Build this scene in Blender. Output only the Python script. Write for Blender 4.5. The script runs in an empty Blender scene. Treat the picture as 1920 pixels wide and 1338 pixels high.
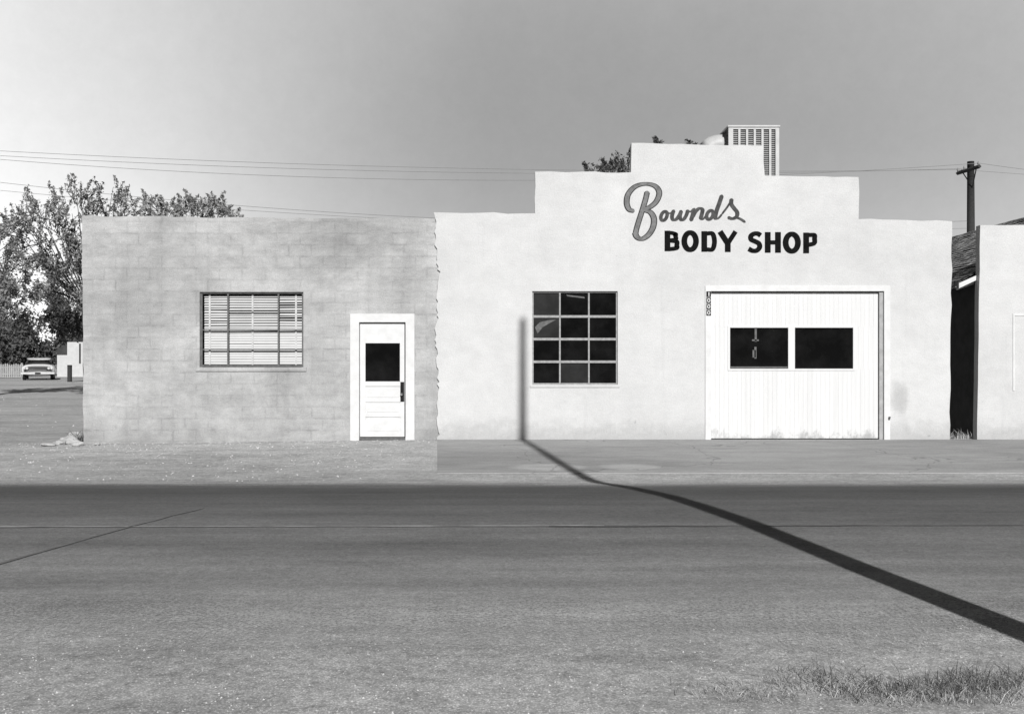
import bpy, math, random
from mathutils import Vector, noise
from mathutils.geometry import tessellate_polygon
C = bpy.context.scene.collection
F = 2000.0; H = 1.45; CX = 960.0; CY = 669.0; YF = 18.7
def P(px, py, Y): return ((px-CX)/F*Y, Y, H+(CY-py)/F*Y)
def WX(px, Y=YF): return (px-CX)/F*Y
def WZ(py, Y=YF): return H+(CY-py)/F*Y
R = math.radians

# ---------------------------------------------------------------- materials
class G:
    def __init__(s, name):
        s.m = bpy.data.materials.new(name); s.m.use_nodes = True
        s.t = s.m.node_tree; s.b = s.t.nodes['Principled BSDF']
        s.co = s.t.nodes.new('ShaderNodeTexCoord').outputs['Object']
    def lk(s, v, sock):
        if isinstance(v, (int, float)): sock.default_value = v
        else: s.t.links.new(v, sock)
    def math(s, op, a, b=0.0, clamp=False):
        n = s.t.nodes.new('ShaderNodeMath'); n.operation = op; n.use_clamp = clamp
        s.lk(a, n.inputs[0]); s.lk(b, n.inputs[1]); return n.outputs[0]
    def mul(s, *a):
        r = a[0]
        for q in a[1:]: r = s.math('MULTIPLY', r, q)
        return r
    def mapv(s, scale=(1,1,1), vec=None):
        n = s.t.nodes.new('ShaderNodeMapping'); n.inputs['Scale'].default_value = scale
        s.t.links.new(vec or s.co, n.inputs[0]); return n.outputs[0]
    def noise(s, scale, detail=6, rough=.6, vec=None, dist=0):
        n = s.t.nodes.new('ShaderNodeTexNoise'); n.inputs['Scale'].default_value = scale
        n.inputs['Detail'].default_value = detail; n.inputs['Roughness'].default_value = rough
        n.inputs['Distortion'].default_value = dist
        s.t.links.new(vec or s.co, n.inputs['Vector']); return n.outputs[0]
    def voro(s, scale, feature='F1', vec=None, out=0):
        n = s.t.nodes.new('ShaderNodeTexVoronoi'); n.feature = feature; n.inputs['Scale'].default_value = scale
        s.t.links.new(vec or s.co, n.inputs['Vector']); return n.outputs[out]
    def rng(s, v, a, b, c, d, smooth=False):
        n = s.t.nodes.new('ShaderNodeMapRange'); n.clamp = True
        if smooth: n.interpolation_type = 'SMOOTHSTEP'
        s.lk(v, n.inputs[0])
        for i, q in enumerate((a, b, c, d)): s.lk(q, n.inputs[i+1])
        return n.outputs[0]
    def sep(s, vec=None):
        n = s.t.nodes.new('ShaderNodeSeparateXYZ'); s.t.links.new(vec or s.co, n.inputs[0]); return n.outputs
    def ramp(s, v, pts):
        n = s.t.nodes.new('ShaderNodeValToRGB'); s.lk(v, n.inputs[0]); e = n.color_ramp.elements
        while len(e) < len(pts): e.new(.5)
        for i, (p, c) in enumerate(pts): e[i].position = p; e[i].color = (c, c, c, 1)
        return n.outputs[0]
    def bump(s, h, strength=.3, dist=.02, prev=None):
        n = s.t.nodes.new('ShaderNodeBump'); n.inputs['Strength'].default_value = strength
        n.inputs['Distance'].default_value = dist; s.lk(h, n.inputs['Height'])
        if prev: s.t.links.new(prev, n.inputs['Normal'])
        s.t.links.new(n.outputs[0], s.b.inputs['Normal']); return n.outputs[0]
    def blot(s, x, z, rx, rz, lo, ax=2):
        o = s.sep(); dx = s.math('DIVIDE', s.math('SUBTRACT', o[0], x), rx); dy = s.math('DIVIDE', s.math('SUBTRACT', o[ax], z), rz)
        d = s.math('ADD', s.math('ADD', s.math('MULTIPLY', dx, dx), s.math('MULTIPLY', dy, dy)), s.math('MULTIPLY', s.noise(3.2, 9, .8), 3.0))
        return s.rng(d, 1.3, 3.2, lo, 1, True)
    def done(s, col, rough=.9, spec=.2, metal=0):
        if isinstance(col, (int, float)): s.b.inputs['Base Color'].default_value = (col, col, col, 1)
        else: s.t.links.new(col, s.b.inputs['Base Color'])
        s.lk(rough, s.b.inputs['Roughness']); s.b.inputs['Specular IOR Level'].default_value = spec
        s.b.inputs['Metallic'].default_value = metal
        return s.m
def plain(name, c, var=.15, scale=8, rough=.8, spec=.2, bump=.15, bs=60):
    g = G(name); n = g.noise(scale, 6, .65)
    col = g.math('MULTIPLY', g.rng(n, .3, .7, 1-var, 1+var), c)
    if bump: g.bump(g.noise(bs, 4, .6), bump, .01)
    return g.done(col, rough, spec)

def stucco():
    g = G('white_stucco')
    a = g.rng(g.noise(.5, 5, .6), .3, .7, .91, 1.06)
    b = g.rng(g.noise(3.0, 8, .72, g.mapv((.85, 1, 1.2))), .3, .7, .92, 1.06)
    c = g.rng(g.noise(45, 4, .7), .3, .7, .9, 1.07)
    z = g.sep()[2]
    n = g.noise(2.5, 8, .75)
    low = g.rng(g.math('ADD', z, g.math('MULTIPLY', n, -.9)), -.45, .0, .76, 1.0, True)
    streak = g.rng(g.noise(1.0, 6, .65, g.mapv((5, 1, .35))), .58, .8, 1.0, .9)
    pit = g.rng(g.voro(7), .0, .09, .7, 1.0); pit = g.math('ADD', g.math('MULTIPLY', g.math('SUBTRACT', pit, 1), g.rng(g.noise(2, 3, .6), .55, .7, 0, 1)), 1)
    # chips where the coat has come off, more of them low down
    chip = g.rng(g.math('ADD', g.noise(5.5, 8, .7), g.rng(z, .0, 1.6, .05, 0)), .69, .715, 1.0, .72)
    hand = g.blot(3.6, .72, .17, .3, .74)     # rubbed dirty spot right of the big doorway
    col = g.mul(a, b, c, low, streak, pit, chip, hand, .575)
    p = g.bump(g.noise(2.4, 6, .65, g.mapv((.8, 1, 1.3))), .22, .05)
    g.bump(g.noise(38, 5, .7), .45, .012, p)
    return g.done(col, .92, .1)
def blocks():
    g = G('pale_concrete_block')
    wob = g.noise(1.3, 4, .6); w2 = g.noise(9, 4, .6); s = g.sep()
    x = g.math('ADD', g.math('ADD', s[0], g.math('MULTIPLY', wob, .05)), g.math('MULTIPLY', w2, .045))
    zz = g.math('ADD', g.math('ADD', s[2], g.math('MULTIPLY', wob, .03)), g.math('MULTIPLY', w2, .04))
    cb = g.t.nodes.new('ShaderNodeCombineXYZ'); g.lk(x, cb.inputs[0]); g.lk(zz, cb.inputs[1])
    br = g.t.nodes.new('ShaderNodeTexBrick'); g.t.links.new(cb.outputs[0], br.inputs['Vector'])
    br.inputs['Scale'].default_value = 1; br.inputs['Brick Width'].default_value = .405; br.inputs['Row Height'].default_value = .203
    br.inputs['Mortar Size'].default_value = .026; br.inputs['Mortar Smooth'].default_value = 1; br.inputs['Bias'].default_value = 0
    br.inputs['Color1'].default_value = (.965, .965, .965, 1); br.inputs['Color2'].default_value = (1.03, 1.03, 1.03, 1)
    br.inputs['Mortar'].default_value = (.985, .985, .985, 1)
    fac = br.outputs['Fac']
    msk = g.rng(g.noise(1.7, 8, .82), .45, .64, .0, 1)
    mort = g.math('SUBTRACT', 1, g.math('MULTIPLY', g.math('MULTIPLY', fac, msk), .26))
    a = g.rng(g.noise(.5, 8, .74, g.mapv((1, 1, 1.2)), .5), .4, .64, 1.08, .78)
    b = g.rng(g.noise(2.6, 9, .82, g.mapv((.55, 1, 1.5))), .32, .68, .76, 1.18)
    st = g.rng(g.noise(1.0, 7, .7, g.mapv((3.2, 1, .4))), .5, .75, 1.02, .88)
    bl = g.mul(g.blot(1.45, 3.45, 1.1, .7, .76), g.blot(.9, 1.0, .8, .9, .84), g.blot(-2.3, 2.3, .8, 1.2, .84), g.blot(2.75, 2.6, .35, 1.2, .82), g.blot(-.9, .8, 1.2, .5, .86))
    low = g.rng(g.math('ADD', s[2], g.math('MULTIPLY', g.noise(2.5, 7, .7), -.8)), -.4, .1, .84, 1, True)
    c = g.rng(g.noise(50, 4, .7), .3, .7, .84, 1.14)
    bb = g.t.nodes.new('ShaderNodeRGBToBW'); g.t.links.new(br.outputs['Color'], bb.inputs[0])
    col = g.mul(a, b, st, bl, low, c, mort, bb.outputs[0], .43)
    g.bump(g.noise(42, 5, .7), .5, .012)
    return g.done(col, .95, .1)
def gravel(name, base, sp=.35):
    g = G(name); y = g.sep()[1]
    a = g.rng(g.noise(.22, 6, .6, g.mapv((.6, 1, 1))), .35, .65, .85, 1.12)
    b = g.rng(g.noise(2.5, 9, .82, g.mapv((.6, 1, 1))), .32, .68, .7, 1.28)
    c = g.rng(g.noise(60, 5, .85), .3, .7, 1-sp, 1+sp)
    d = g.rng(g.voro(80), .05, .5, 1+sp*.6, 1-sp*.7)
    e2 = g.rng(g.noise(14, 5, .85), .35, .65, .74, 1.25)
    tr = g.rng(g.noise(1.0, 5, .6, g.mapv((.15, 2.5, 1))), .5, .75, 1.0, .8)
    near = g.rng(y, 5.5, 12, 1.04, 1.06)
    col = g.mul(a, b, c, d, tr, near, e2, base)
    p = g.bump(g.noise(60, 5, .8), .3, .02)
    return g.done(col, .95, .1)
def asphalt():
    g = G('worn_asphalt'); y = g.sep()[1]
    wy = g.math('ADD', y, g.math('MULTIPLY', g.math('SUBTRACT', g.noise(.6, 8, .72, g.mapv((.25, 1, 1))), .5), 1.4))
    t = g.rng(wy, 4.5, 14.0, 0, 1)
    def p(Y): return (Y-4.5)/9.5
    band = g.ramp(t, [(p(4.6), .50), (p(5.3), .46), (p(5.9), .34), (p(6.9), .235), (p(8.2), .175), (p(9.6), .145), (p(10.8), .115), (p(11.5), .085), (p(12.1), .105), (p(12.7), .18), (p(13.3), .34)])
    st = g.rng(g.noise(1.0, 8, .75, g.mapv((.14, 3.0, 1))), .3, .7, .84, 1.16)
    b = g.rng(g.noise(1.1, 8, .76, g.mapv((.45, 1, 1))), .3, .7, .80, 1.2)
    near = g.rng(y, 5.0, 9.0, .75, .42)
    f = g.noise(65, 4, .88)
    c = g.math('ADD', 1, g.math('MULTIPLY', g.math('MULTIPLY', g.math('SUBTRACT', f, .5), 3.6), near))
    c2 = g.rng(g.noise(22, 6, .88), .3, .7, .68, 1.32)
    e = g.rng(g.voro(75), .0, .28, 1.6, 1.0)
    spk = g.rng(g.noise(9, 2, .5), .5, .7, 0, 1)
    e = g.math('ADD', 1, g.math('MULTIPLY', g.math('SUBTRACT', e, 1), spk))
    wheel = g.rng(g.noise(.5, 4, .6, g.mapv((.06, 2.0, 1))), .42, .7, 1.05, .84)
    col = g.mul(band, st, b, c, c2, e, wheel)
    g.bump(g.noise(60, 5, .8), .3, .015)
    j = g.math('ADD', g.math('MULTIPLY', g.math('SUBTRACT', g.noise(1.2, 8, .8, g.mapv((.5, 1, 1))), .5), 2.0), g.math('MULTIPLY', g.math('SUBTRACT', g.noise(45, 3, .8), .5), 3.4))
    yj = g.math('ADD', y, j)
    al = g.math('MULTIPLY', g.rng(yj, 5.0, 5.9, 0, 1), g.rng(yj, 12.5, 13.4, 1, 0))
    g.lk(al, g.b.inputs['Alpha'])
    return g.done(col, .9, .15)
def concrete():
    g = G('apron_concrete')
    a = g.rng(g.noise(.35, 6, .6, g.mapv((.5, 1, 1))), .35, .65, .88, 1.12)
    b = g.rng(g.noise(2.5, 9, .8, g.mapv((.4, 1.4, 1))), .3, .7, .78, 1.2)
    c = g.rng(g.noise(40, 5, .85), .3, .7, .78, 1.22)
    wv = g.t.nodes.new('ShaderNodeVectorMath'); wv.operation = 'ADD'
    nn = g.t.nodes.new('ShaderNodeTexNoise'); nn.inputs['Scale'].default_value = 1.5; g.t.links.new(g.co, nn.inputs['Vector'])
    g.t.links.new(g.co, wv.inputs[0]); g.t.links.new(nn.outputs[1], wv.inputs[1])
    cr = g.rng(g.voro(.33, 'DISTANCE_TO_EDGE', wv.outputs[0]), .0, .006, .65, 1.0)
    s = g.sep()
    def spot(x, y, rx, ry):
        dx = g.math('DIVIDE', g.math('SUBTRACT', s[0], x), rx); dy = g.math('DIVIDE', g.math('SUBTRACT', s[1], y), ry)
        d = g.math('ADD', g.math('ADD', g.math('MULTIPLY', dx, dx), g.math('MULTIPLY', dy, dy)), g.math('MULTIPLY', g.noise(3, 5, .7), .9))
        return g.rng(d, .75, 1.25, .4, 0)
    dust = g.math('ADD', 1, g.math('ADD', spot(.5, 15.35, .65, .45), spot(1.7, 15.35, .55, .4)))
    j = g.math('MULTIPLY', g.math('SUBTRACT', g.noise(2, 6, .7), .5), .8)
    fe = g.rng(g.math('ADD', s[1], j), 14.75, 15.2, 1.2, 1.0, True)
    col = g.mul(a, b, dust, c, cr, fe, .325)
    g.bump(g.noise(30, 5, .8), .3, .012)
    return g.done(col, .9, .15)
def leafmat(name, c):
    g = G(name)
    n = g.rng(g.noise(.9, 3, .5), .35, .65, .6, 1.4)
    f = g.rng(g.noise(9, 2, .5), .3, .7, .7, 1.4)
    return g.done(g.math('MULTIPLY', g.math('MULTIPLY', n, f), c), .7, .3)
def doorpaint():
    g = G('white_board_paint'); z = g.sep()[2]
    st = g.rng(g.noise(1.0, 7, .7, g.mapv((9, 1, .5))), .3, .75, 1.03, .91)
    n = g.noise(4, 8, .75, g.mapv((1.5, 1, 1)))
    low = g.rng(g.math('ADD', z, g.math('MULTIPLY', n, -1.0)), -.56, -.36, .6, 1.0, True)
    g.bump(g.noise(40, 4, .6, g.mapv((3, 1, .3))), .15, .008)
    return g.done(g.mul(st, low, .64), .6, .25)
def shingle():
    g = G('weathered_shingle'); s = g.sep()
    w = g.t.nodes.new('ShaderNodeTexBrick'); cb = g.t.nodes.new('ShaderNodeCombineXYZ')
    g.lk(s[1], cb.inputs[0]); g.lk(s[0], cb.inputs[1]); g.t.links.new(cb.outputs[0], w.inputs['Vector'])
    w.inputs['Scale'].default_value = 1; w.inputs['Brick Width'].default_value = .28; w.inputs['Row Height'].default_value = .12
    w.inputs['Mortar Size'].default_value = .012; w.inputs['Color1'].default_value = (.22, .22, .22, 1)
    w.inputs['Color2'].default_value = (.6, .6, .6, 1); w.inputs['Mortar'].default_value = (.03, .03, .03, 1)
    bb = g.t.nodes.new('ShaderNodeRGBToBW'); g.t.links.new(w.outputs[0], bb.inputs[0])
    return g.done(g.math('MULTIPLY', bb.outputs[0], g.rng(g.noise(8, 5, .7), .3, .7, .6, 1.4)), .95, .1)
def glassdark(name='dark_glass', c=.004, rough=.12, spec=.25):
    g = G(name); n = g.noise(3, 4, .6)
    g.bump(g.noise(2.2, 2, .4), .08, .01)
    return g.done(g.math('MULTIPLY', g.rng(n, .4, .7, .7, 2.2), c), rough, spec)
M = dict(stucco=stucco(), block=blocks(), gravel=gravel('pale_gravel', .53, .44), asphalt=asphalt(), slab=concrete(),
    white=plain('white_trim_paint', .62, .08, 6, .6, .25, .15), offwhite=plain('old_white_wood', .5, .2, 9), fencew=plain('grey_fence_wood', .32, .2, 9), door=doorpaint(),
    steel=plain('grey_window_steel', .3, .25, 20), jamb=plain('shaded_jamb', .34, .2, 10), dsteel=plain('dark_window_steel', .12, .3, 20), glass=glassdark(),
    glass2=glassdark('dusty_dark_glass', .010, .3, .3), blind=plain('blind_slat_paint', .52, .06, 4, .5, .3, 0), black=plain('black_paint', .010, .3, 5, .7, .2, .1),
    sign=plain('black_sign_paint', .008, .4, 12, .9, .05, .1),
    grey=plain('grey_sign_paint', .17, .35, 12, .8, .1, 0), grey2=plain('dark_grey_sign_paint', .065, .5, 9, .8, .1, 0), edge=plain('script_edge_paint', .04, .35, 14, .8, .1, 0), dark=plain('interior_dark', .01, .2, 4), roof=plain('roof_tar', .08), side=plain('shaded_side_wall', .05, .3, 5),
    galv=plain('galvanised_sheet', .46, .12, 5, .5, .4), dgalv=plain('shaded_cooler_side', .07, .2, 5), wood=plain('weathered_pole_wood', .04, .3, 20, .9), 
    bark=plain('bark', .05, .3, 12), leaf=leafmat('foliage_light', .20), leafd=leafmat('foliage_dark', .075), weed=leafmat('dry_weed', .34), weedd=leafmat('dark_weed', .08),
    rock=plain('pale_rock', .4, .25, 9, .9, .1, .5, 20), pebble=plain('dull_pebble', .45, .5, 3, .9, .1, 0), paintw=plain('car_paint_white', .78, .03, 3, .35, .4, 0), chrome=plain('chrome', .55, .1, 5, .25, .8, 0),
    tyre=plain('tyre_rubber', .02), wire=plain('wire', .26, .1, 5, .7, .2, 0), line=plain('worn_line_paint', .33, .5, 2.5, .9, .1, 0), tar=plain('tar_and_wire_shadow', .13, .25, 3, .9, .1, 0), faint=plain('painted_wire_shadow', .17, .2, 3, .9, .1, 0),
    shingle=shingle(), ceramic=plain('ceramic', .3, .1, 5, .3), pale=plain('pale_house_wall', .5, .1, 4))

# ---------------------------------------------------------------- mesh helpers
def rootloc(o):
    v = Vector((0, 0, 0))
    while o: v += o.location; o = o.parent
    return v
class MB:
    def __init__(s): s.v = []; s.f = []
    def quad(s, *ps):
        i = len(s.v); s.v += [tuple(p) for p in ps]; s.f.append(tuple(range(i, i+len(ps)))); return s
    def box(s, x0, x1, y0, y1, z0, z1):
        i = len(s.v)
        s.v += [(x0,y0,z0),(x1,y0,z0),(x1,y1,z0),(x0,y1,z0),(x0,y0,z1),(x1,y0,z1),(x1,y1,z1),(x0,y1,z1)]
        for f in ((3,2,1,0),(4,5,6,7),(0,1,5,4),(1,2,6,5),(2,3,7,6),(3,0,4,7)): s.f.append(tuple(i+k for k in f))
        return s
    def pbox(s, px0, px1, py0, py1, y0, y1, Yr=YF):
        return s.box(WX(px0,Yr), WX(px1,Yr), y0, y1, WZ(py1,Yr), WZ(py0,Yr))
    def tube(s, pts, rs, n=6, cap=True):
        pts = [Vector(p) for p in pts]
        if isinstance(rs, (int, float)): rs = [rs]*len(pts)
        i0 = len(s.v)
        for k, p in enumerate(pts):
            d = (pts[min(k+1, len(pts)-1)]-pts[max(k-1, 0)]).normalized()
            a = d.cross(Vector((0, 0, 1)) if abs(d.z) < .9 else Vector((1, 0, 0))).normalized(); b = d.cross(a)
            for j in range(n):
                t = 2*math.pi*j/n; s.v.append(tuple(p+(a*math.cos(t)+b*math.sin(t))*rs[k]))
        for k in range(len(pts)-1):
            for j in range(n):
                a = i0+k*n+j; b = i0+k*n+(j+1)%n; s.f.append((a, b, b+n, a+n))
        if cap:
            s.f.append(tuple(i0+j for j in range(n))); e = i0+(len(pts)-1)*n; s.f.append(tuple(e+n-1-j for j in range(n)))
        return s
    def plate(s, outer, holes, y0, y1):
        loops = [outer]+list(holes); base = len(s.v); flat = [p for l in loops for p in l]; n = len(flat)
        s.v += [(p[0], y0, p[1]) for p in flat]+[(p[0], y1, p[1]) for p in flat]
        tris = tessellate_polygon([[Vector((p[0], p[1], 0)) for p in l] for l in loops])
        for t in tris:
            a, b, c = [Vector(flat[k]) for k in t]
            if (b-a).cross(c-a) < 0: t = (t[0], t[2], t[1])
            s.f.append(tuple(base+k for k in t)); s.f.append(tuple(base+n+k for k in reversed(t)))
        o = base
        for l in loops:
            m = len(l)
            for k in range(m): s.f.append((o+k, o+(k+1)%m, o+n+(k+1)%m, o+n+k))
            o += m
        return s
    def build(s, name, mat, parent=None, at=None, smooth=False, bevel=0, kind=None, label=None):
        me = bpy.data.meshes.new(name); L = rootloc(parent) if parent else Vector(at or (0, 0, 0))
        me.from_pydata([(x-L.x, y-L.y, z-L.z) for x, y, z in s.v], [], s.f); me.update()
        me.materials.append(M[mat])
        if smooth: me.polygons.foreach_set('use_smooth', [True]*len(me.polygons))
        o = bpy.data.objects.new(name, me); C.objects.link(o)
        if parent: o.parent = parent
        elif at: o.location = at
        if bevel:
            import bmesh
            bm = bmesh.new(); bm.from_mesh(me); bmesh.ops.remove_doubles(bm, verts=bm.verts, dist=1e-5)
            bmesh.ops.recalc_face_normals(bm, faces=bm.faces); bm.to_mesh(me); bm.free()
            b = o.modifiers.new('b', 'BEVEL'); b.width = bevel; b.segments = 2; b.limit_method = 'ANGLE'; b.angle_limit = R(40)
        if kind: o['kind'] = kind
        if label: o['label'] = label
        return o
def tag(o, label, cat, group=None, kind=None):
    o['label'] = label; o['category'] = cat
    if group: o['group'] = group
    if kind: o['kind'] = kind
    return o
def empty(name, loc, label, cat, group=None):
    o = bpy.data.objects.new(name, None); C.objects.link(o); o.location = loc; o.empty_display_size = .2
    return tag(o, label, cat, group)
def pxloop(pts): return [(WX(a), WZ(b)) for a, b in pts]
def rect(px0, px1, py0, py1): return pxloop([(px0, py1), (px1, py1), (px1, py0), (px0, py0)])
def wavy(pts, step, amp, seed, closed=True):
    out = []; rnd = random.Random(seed)
    for k in range(len(pts) if closed else len(pts)-1):
        a = pts[k]; b = pts[(k+1) % len(pts)]; L = math.dist(a, b); n = max(1, int(L/step))
        for j in range(n):
            t = j/n; x = a[0]+(b[0]-a[0])*t; y = a[1]+(b[1]-a[1])*t
            if j: x += rnd.uniform(-amp, amp)*(abs(b[1]-a[1])/L); y += rnd.uniform(-amp, amp)*(abs(b[0]-a[0])/L)
            out.append((x, y))
    if not closed: out.append(pts[-1])
    return out

# ---------------------------------------------------------------- ground
prof = [(-50,.06),(4,.06),(5.4,.06),(7,.06),(8.9,.072),(10,.055),(10.9,.028),(12,-.035),(13,-.105),(13.6,-.15),(14.1,-.168),(15,-.15),(16.2,-.105),(17.4,-.05),(18.7,0),(600,0)]
def gz(x, y):
    for (a, za), (b, zb) in zip(prof, prof[1:]):
        if a <= y <= b:
            z = za+(zb-za)*(y-a)/(b-a); break
    else: z = 0
    s = max(0, min(1, (-x-1.4)/5)); t = max(0, min(1, (y-14.5)/4.2)); u = max(0, min(1, (60-y)/35))
    return z-.065*s*t*u
ys = [-60,-20,0,2]+[2+.25*k for k in range(1, 72)]+[20.5,22,25,30,40,60,90,150,300,600]
ys = sorted(set(ys+[p[0] for p in prof if 2 < p[0] < 20]))
xs = [-500,-200,-80,-50,-35,-25,-18,-14,-10,-8,-6.4,-5,-4,-3,-2,-1.4,0,2,4,6,8,12,20,50,200,500]
def sheet(name, mat, xs, ys, dz, at=None):
    m = MB(); nx = len(xs)
    for y in ys:
        for x in xs: m.v.append((x, y, gz(x, y)+dz))
    for j in range(len(ys)-1):
        for i in range(nx-1): a = j*nx+i; m.f.append((a, a+1, a+1+nx, a+nx))
    return m.build(name, mat, kind='structure', smooth=True)
sheet('ground', 'gravel', xs, ys, 0)
ry = [y for y in ys if 4.0 <= y <= 14.6]
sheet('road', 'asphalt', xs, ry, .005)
def strip(name, mat, x0, x1, y0, y1, dz, nx=24):
    yy = sorted(set([y0, y1]+[y for y in ys if y0 < y < y1])); xx = [x0+(x1-x0)*k/nx for k in range(nx+1)]
    m = MB(); n = len(xx)
    for y in yy:
        for x in xx: m.v.append((x + (.28*(18.7-y)/4 if x == x0 else 0), y, gz(x, y)+dz))
    for j in range(len(yy)-1):
        for i in range(nx): a = j*n+i; m.f.append((a, a+1, a+1+n, a+n))
    b = len(m.v)
    for i in range(n): m.v.append((m.v[i][0], m.v[i][1], m.v[i][2]-.05))
    for i in range(nx): m.f.append((b+i, b+i+1, i+1, i))
    b = len(m.v)
    for j in range(len(yy)): v = m.v[j*n]; m.v.append((v[0], v[1], v[2]-.05))
    for j in range(len(yy)-1): m.f.append((b+j, j*n, (j+1)*n, b+j+1))
    return m.build(name, mat, kind='structure')
strip('pavement', 'slab', -1.31, 40, 14.72, 18.72, .006)
def roadribbon(name, mat, pts, w, dz):
    m = MB(); rnd = random.Random(5); prev = None
    for k, (x, y) in enumerate(pts):
        nx_, ny_ = (pts[min(k+1, len(pts)-1)][0]-pts[max(k-1, 0)][0]), (pts[min(k+1, len(pts)-1)][1]-pts[max(k-1, 0)][1])
        l = math.hypot(nx_, ny_); ww = w*rnd.uniform(.4, 1.2)/2
        a = (x-ny_/l*ww, y+nx_/l*ww); b = (x+ny_/l*ww, y-nx_/l*ww)
        cur = ((a[0], a[1], gz(*a)+dz), (b[0], b[1], gz(*b)+dz))
        if prev: m.quad(prev[1], cur[1], cur[0], prev[0])
        prev = cur
    return m.build(name, mat, kind='structure')
rr = random.Random(2)
roadribbon('road_marking', 'line', [(-14+.25*k, 8.52+.01*k*.25+rr.uniform(-.006, .006)) for k in range(60)], .055, .011)
roadribbon('road_seam', 'tar', [(.3+.25*k, 8.63+.004*k+rr.uniform(-.018, .018)) for k in range(68)], .03, .013)
roadribbon('tar_and_wire_shadow', 'faint', [(-3.6+.06*k+rr.uniform(-.01, .01), 6.4+.26*k) for k in range(14)], .035, .011)  # faint shadow of an overhead wire, painted on the road as a strip
def pebbles(name, label, n, fx, seed, smin, smax):
    rnd = random.Random(seed); m = MB()
    for _ in range(n):
        x, y = fx(rnd); s = smin+(smax-smin)*rnd.random()**4; z = gz(x, y)
        i = len(m.v); a0 = rnd.random()*6
        for k in range(5):
            t = a0+k*1.2566; m.v.append((x+math.cos(t)*s*rnd.uniform(.7, 1.2), y+math.sin(t)*s*rnd.uniform(.7, 1.2), z-.002))
        m.v.append((x+rnd.uniform(-.3, .3)*s, y+rnd.uniform(-.3, .3)*s, z+s*rnd.uniform(.35, .8)))
        for k in range(5): m.f.append((i+k, i+(k+1) % 5, i+5))
    return tag(m.build(name, 'pebble'), label, 'gravel', kind='stuff')
pebbles('shoulder_pebbles', 'loose pale pebbles strewn over the dirt shoulder before the block wall', 4200,
        lambda r: (r.uniform(-11, -1.4), 18.68-4.9*r.random()**2), 4, .004, .024)
pebbles('verge_pebbles', 'fine gravel scattered along the near verge of the road', 8000, lambda r: (r.uniform(-3, 3), 4.0+2.2*r.random()**1.3), 7, .0025, .009)
pebbles('lot_pebbles', 'scattered stones on the open lot left of the block building', 700, lambda r: (r.uniform(-24, -8), r.uniform(18, 40)), 9, .01, .04)

# ---------------------------------------------------------------- left block building
wing = empty('block_building', (WX(480), YF+.04, 0), 'low flat-roofed concrete block building with a blind-covered window and narrow white door', 'building')
wo = [(155,850),(664,844),(664,598),(770,598),(770,844)]+wavy([(829,842),(829,411),(815,410),(640,408),(420,407),(262,405),(152,404),(155,850)], 22, 1.3, 3, False)[:-1]
wh = [rect(373,568,547,688)]
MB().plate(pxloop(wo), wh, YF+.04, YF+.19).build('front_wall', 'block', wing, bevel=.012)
x0, x1 = WX(153), WX(818)
b = MB(); b.box(x0+.003, x0+.2, YF+.195, 29, -.2, 3.85); b.box(x0+.2, x1, 28.8, 29, -.2, 3.85); b.build('side_wall', 'block', wing)
MB().box(x0+.21, x1, YF+.2, 28.79, 3.5, 3.62).build('roof', 'roof', wing)
MB().box(x0+.21, x1, YF+.95, YF+1.0, -.1, 3.4).build('dark_interior_sheet', 'dark', wing)  # black sheet added behind the openings as the unlit interior
w = MB()
for a, b_ in ((373,377),(564.5,568)): w.pbox(a, b_, 547, 688, YF+.075, YF+.115)
for a, b_ in ((547,550),(683.5,687)): w.pbox(377, 564.5, a, b_, YF+.075, YF+.115)
for c in (425, 520): w.pbox(c-1.4, c+1.4, 550, 683.5, YF+.08, YF+.11)
for c in (618, 655): w.pbox(377, 564.5, c-1, c+1, YF+.083, YF+.105)
for (c, a, b_) in ((583, 425, 520),): w.pbox(a, b_, c-.7, c+.7, YF+.084, YF+.104)
win = w.build('window', 'dsteel', wing)
s = MB(); rnd = random.Random(3); n = 27
for k in range(n):
    pz = 552+k*(131/n); z = WZ(pz+2.4); up = k < 13
    for (xa, xb) in ((378.5, 424), (426, 519), (521, 563.5)):
        zz = z+rnd.uniform(-.003, .003); hw = .0160 if up else .0200; d = .012 if up else .006
        if up and xb > 560 and k in (3, 4, 6, 8, 9): hw = .009
        if up and xb < 430 and k in (5, 10): hw = .011
        xs0, xs1 = WX(xa), WX(xb); t = rnd.uniform(-.004, .004)
        s.quad((xs0, YF+.16-d, zz-hw), (xs1, YF+.16-d, zz-hw+t), (xs1, YF+.16+d, zz+hw+t), (xs0, YF+.16+d, zz+hw))
s.build('venetian_blind', 'blind', win)
for c in (389, 470, 552): MB().pbox(c-1.7, c+1.7, 551, 684, YF+.138, YF+.141).build('blind_tape', 'offwhite', win)
MB().pbox(366, 574, 688, 696, YF+.015, YF+.12).build('window_sill', 'block', wing, bevel=.008)
fr = MB(); fr.plate(pxloop([(656,826),(673,826),(673,604),(760,604),(760,826),(777,826),(777,588),(656,588)]), [], YF+.012, YF+.16)
fr.build('door_frame', 'white', wing, bevel=.006)
d = MB(); pan = [(684,750,724,748),(684,750,754,776),(684,750,782,812)]
d.plate(rect(674,757.5,605.5,819), [rect(684,749,643,715)]+[rect(*q) for q in pan], YF+.075, YF+.115)
for q in pan:
    d.pbox(q[0]-1, q[1]+1, q[2]-1, q[3]+1, YF+.092, YF+.11)
    d.pbox(q[0]+3, q[1]-3, q[2]+3, q[3]-3, YF+.084, YF+.095)
door = d.build('door', 'white', wing)
MB().pbox(684, 749, 643, 715, YF+.09, YF+.1).build('door_glass', 'glass', door)
hp = MB(); hp.pbox(750, 757, 716, 753, YF+.066, YF+.0745); hp = hp.build('door_plate', 'black', door)
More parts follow.
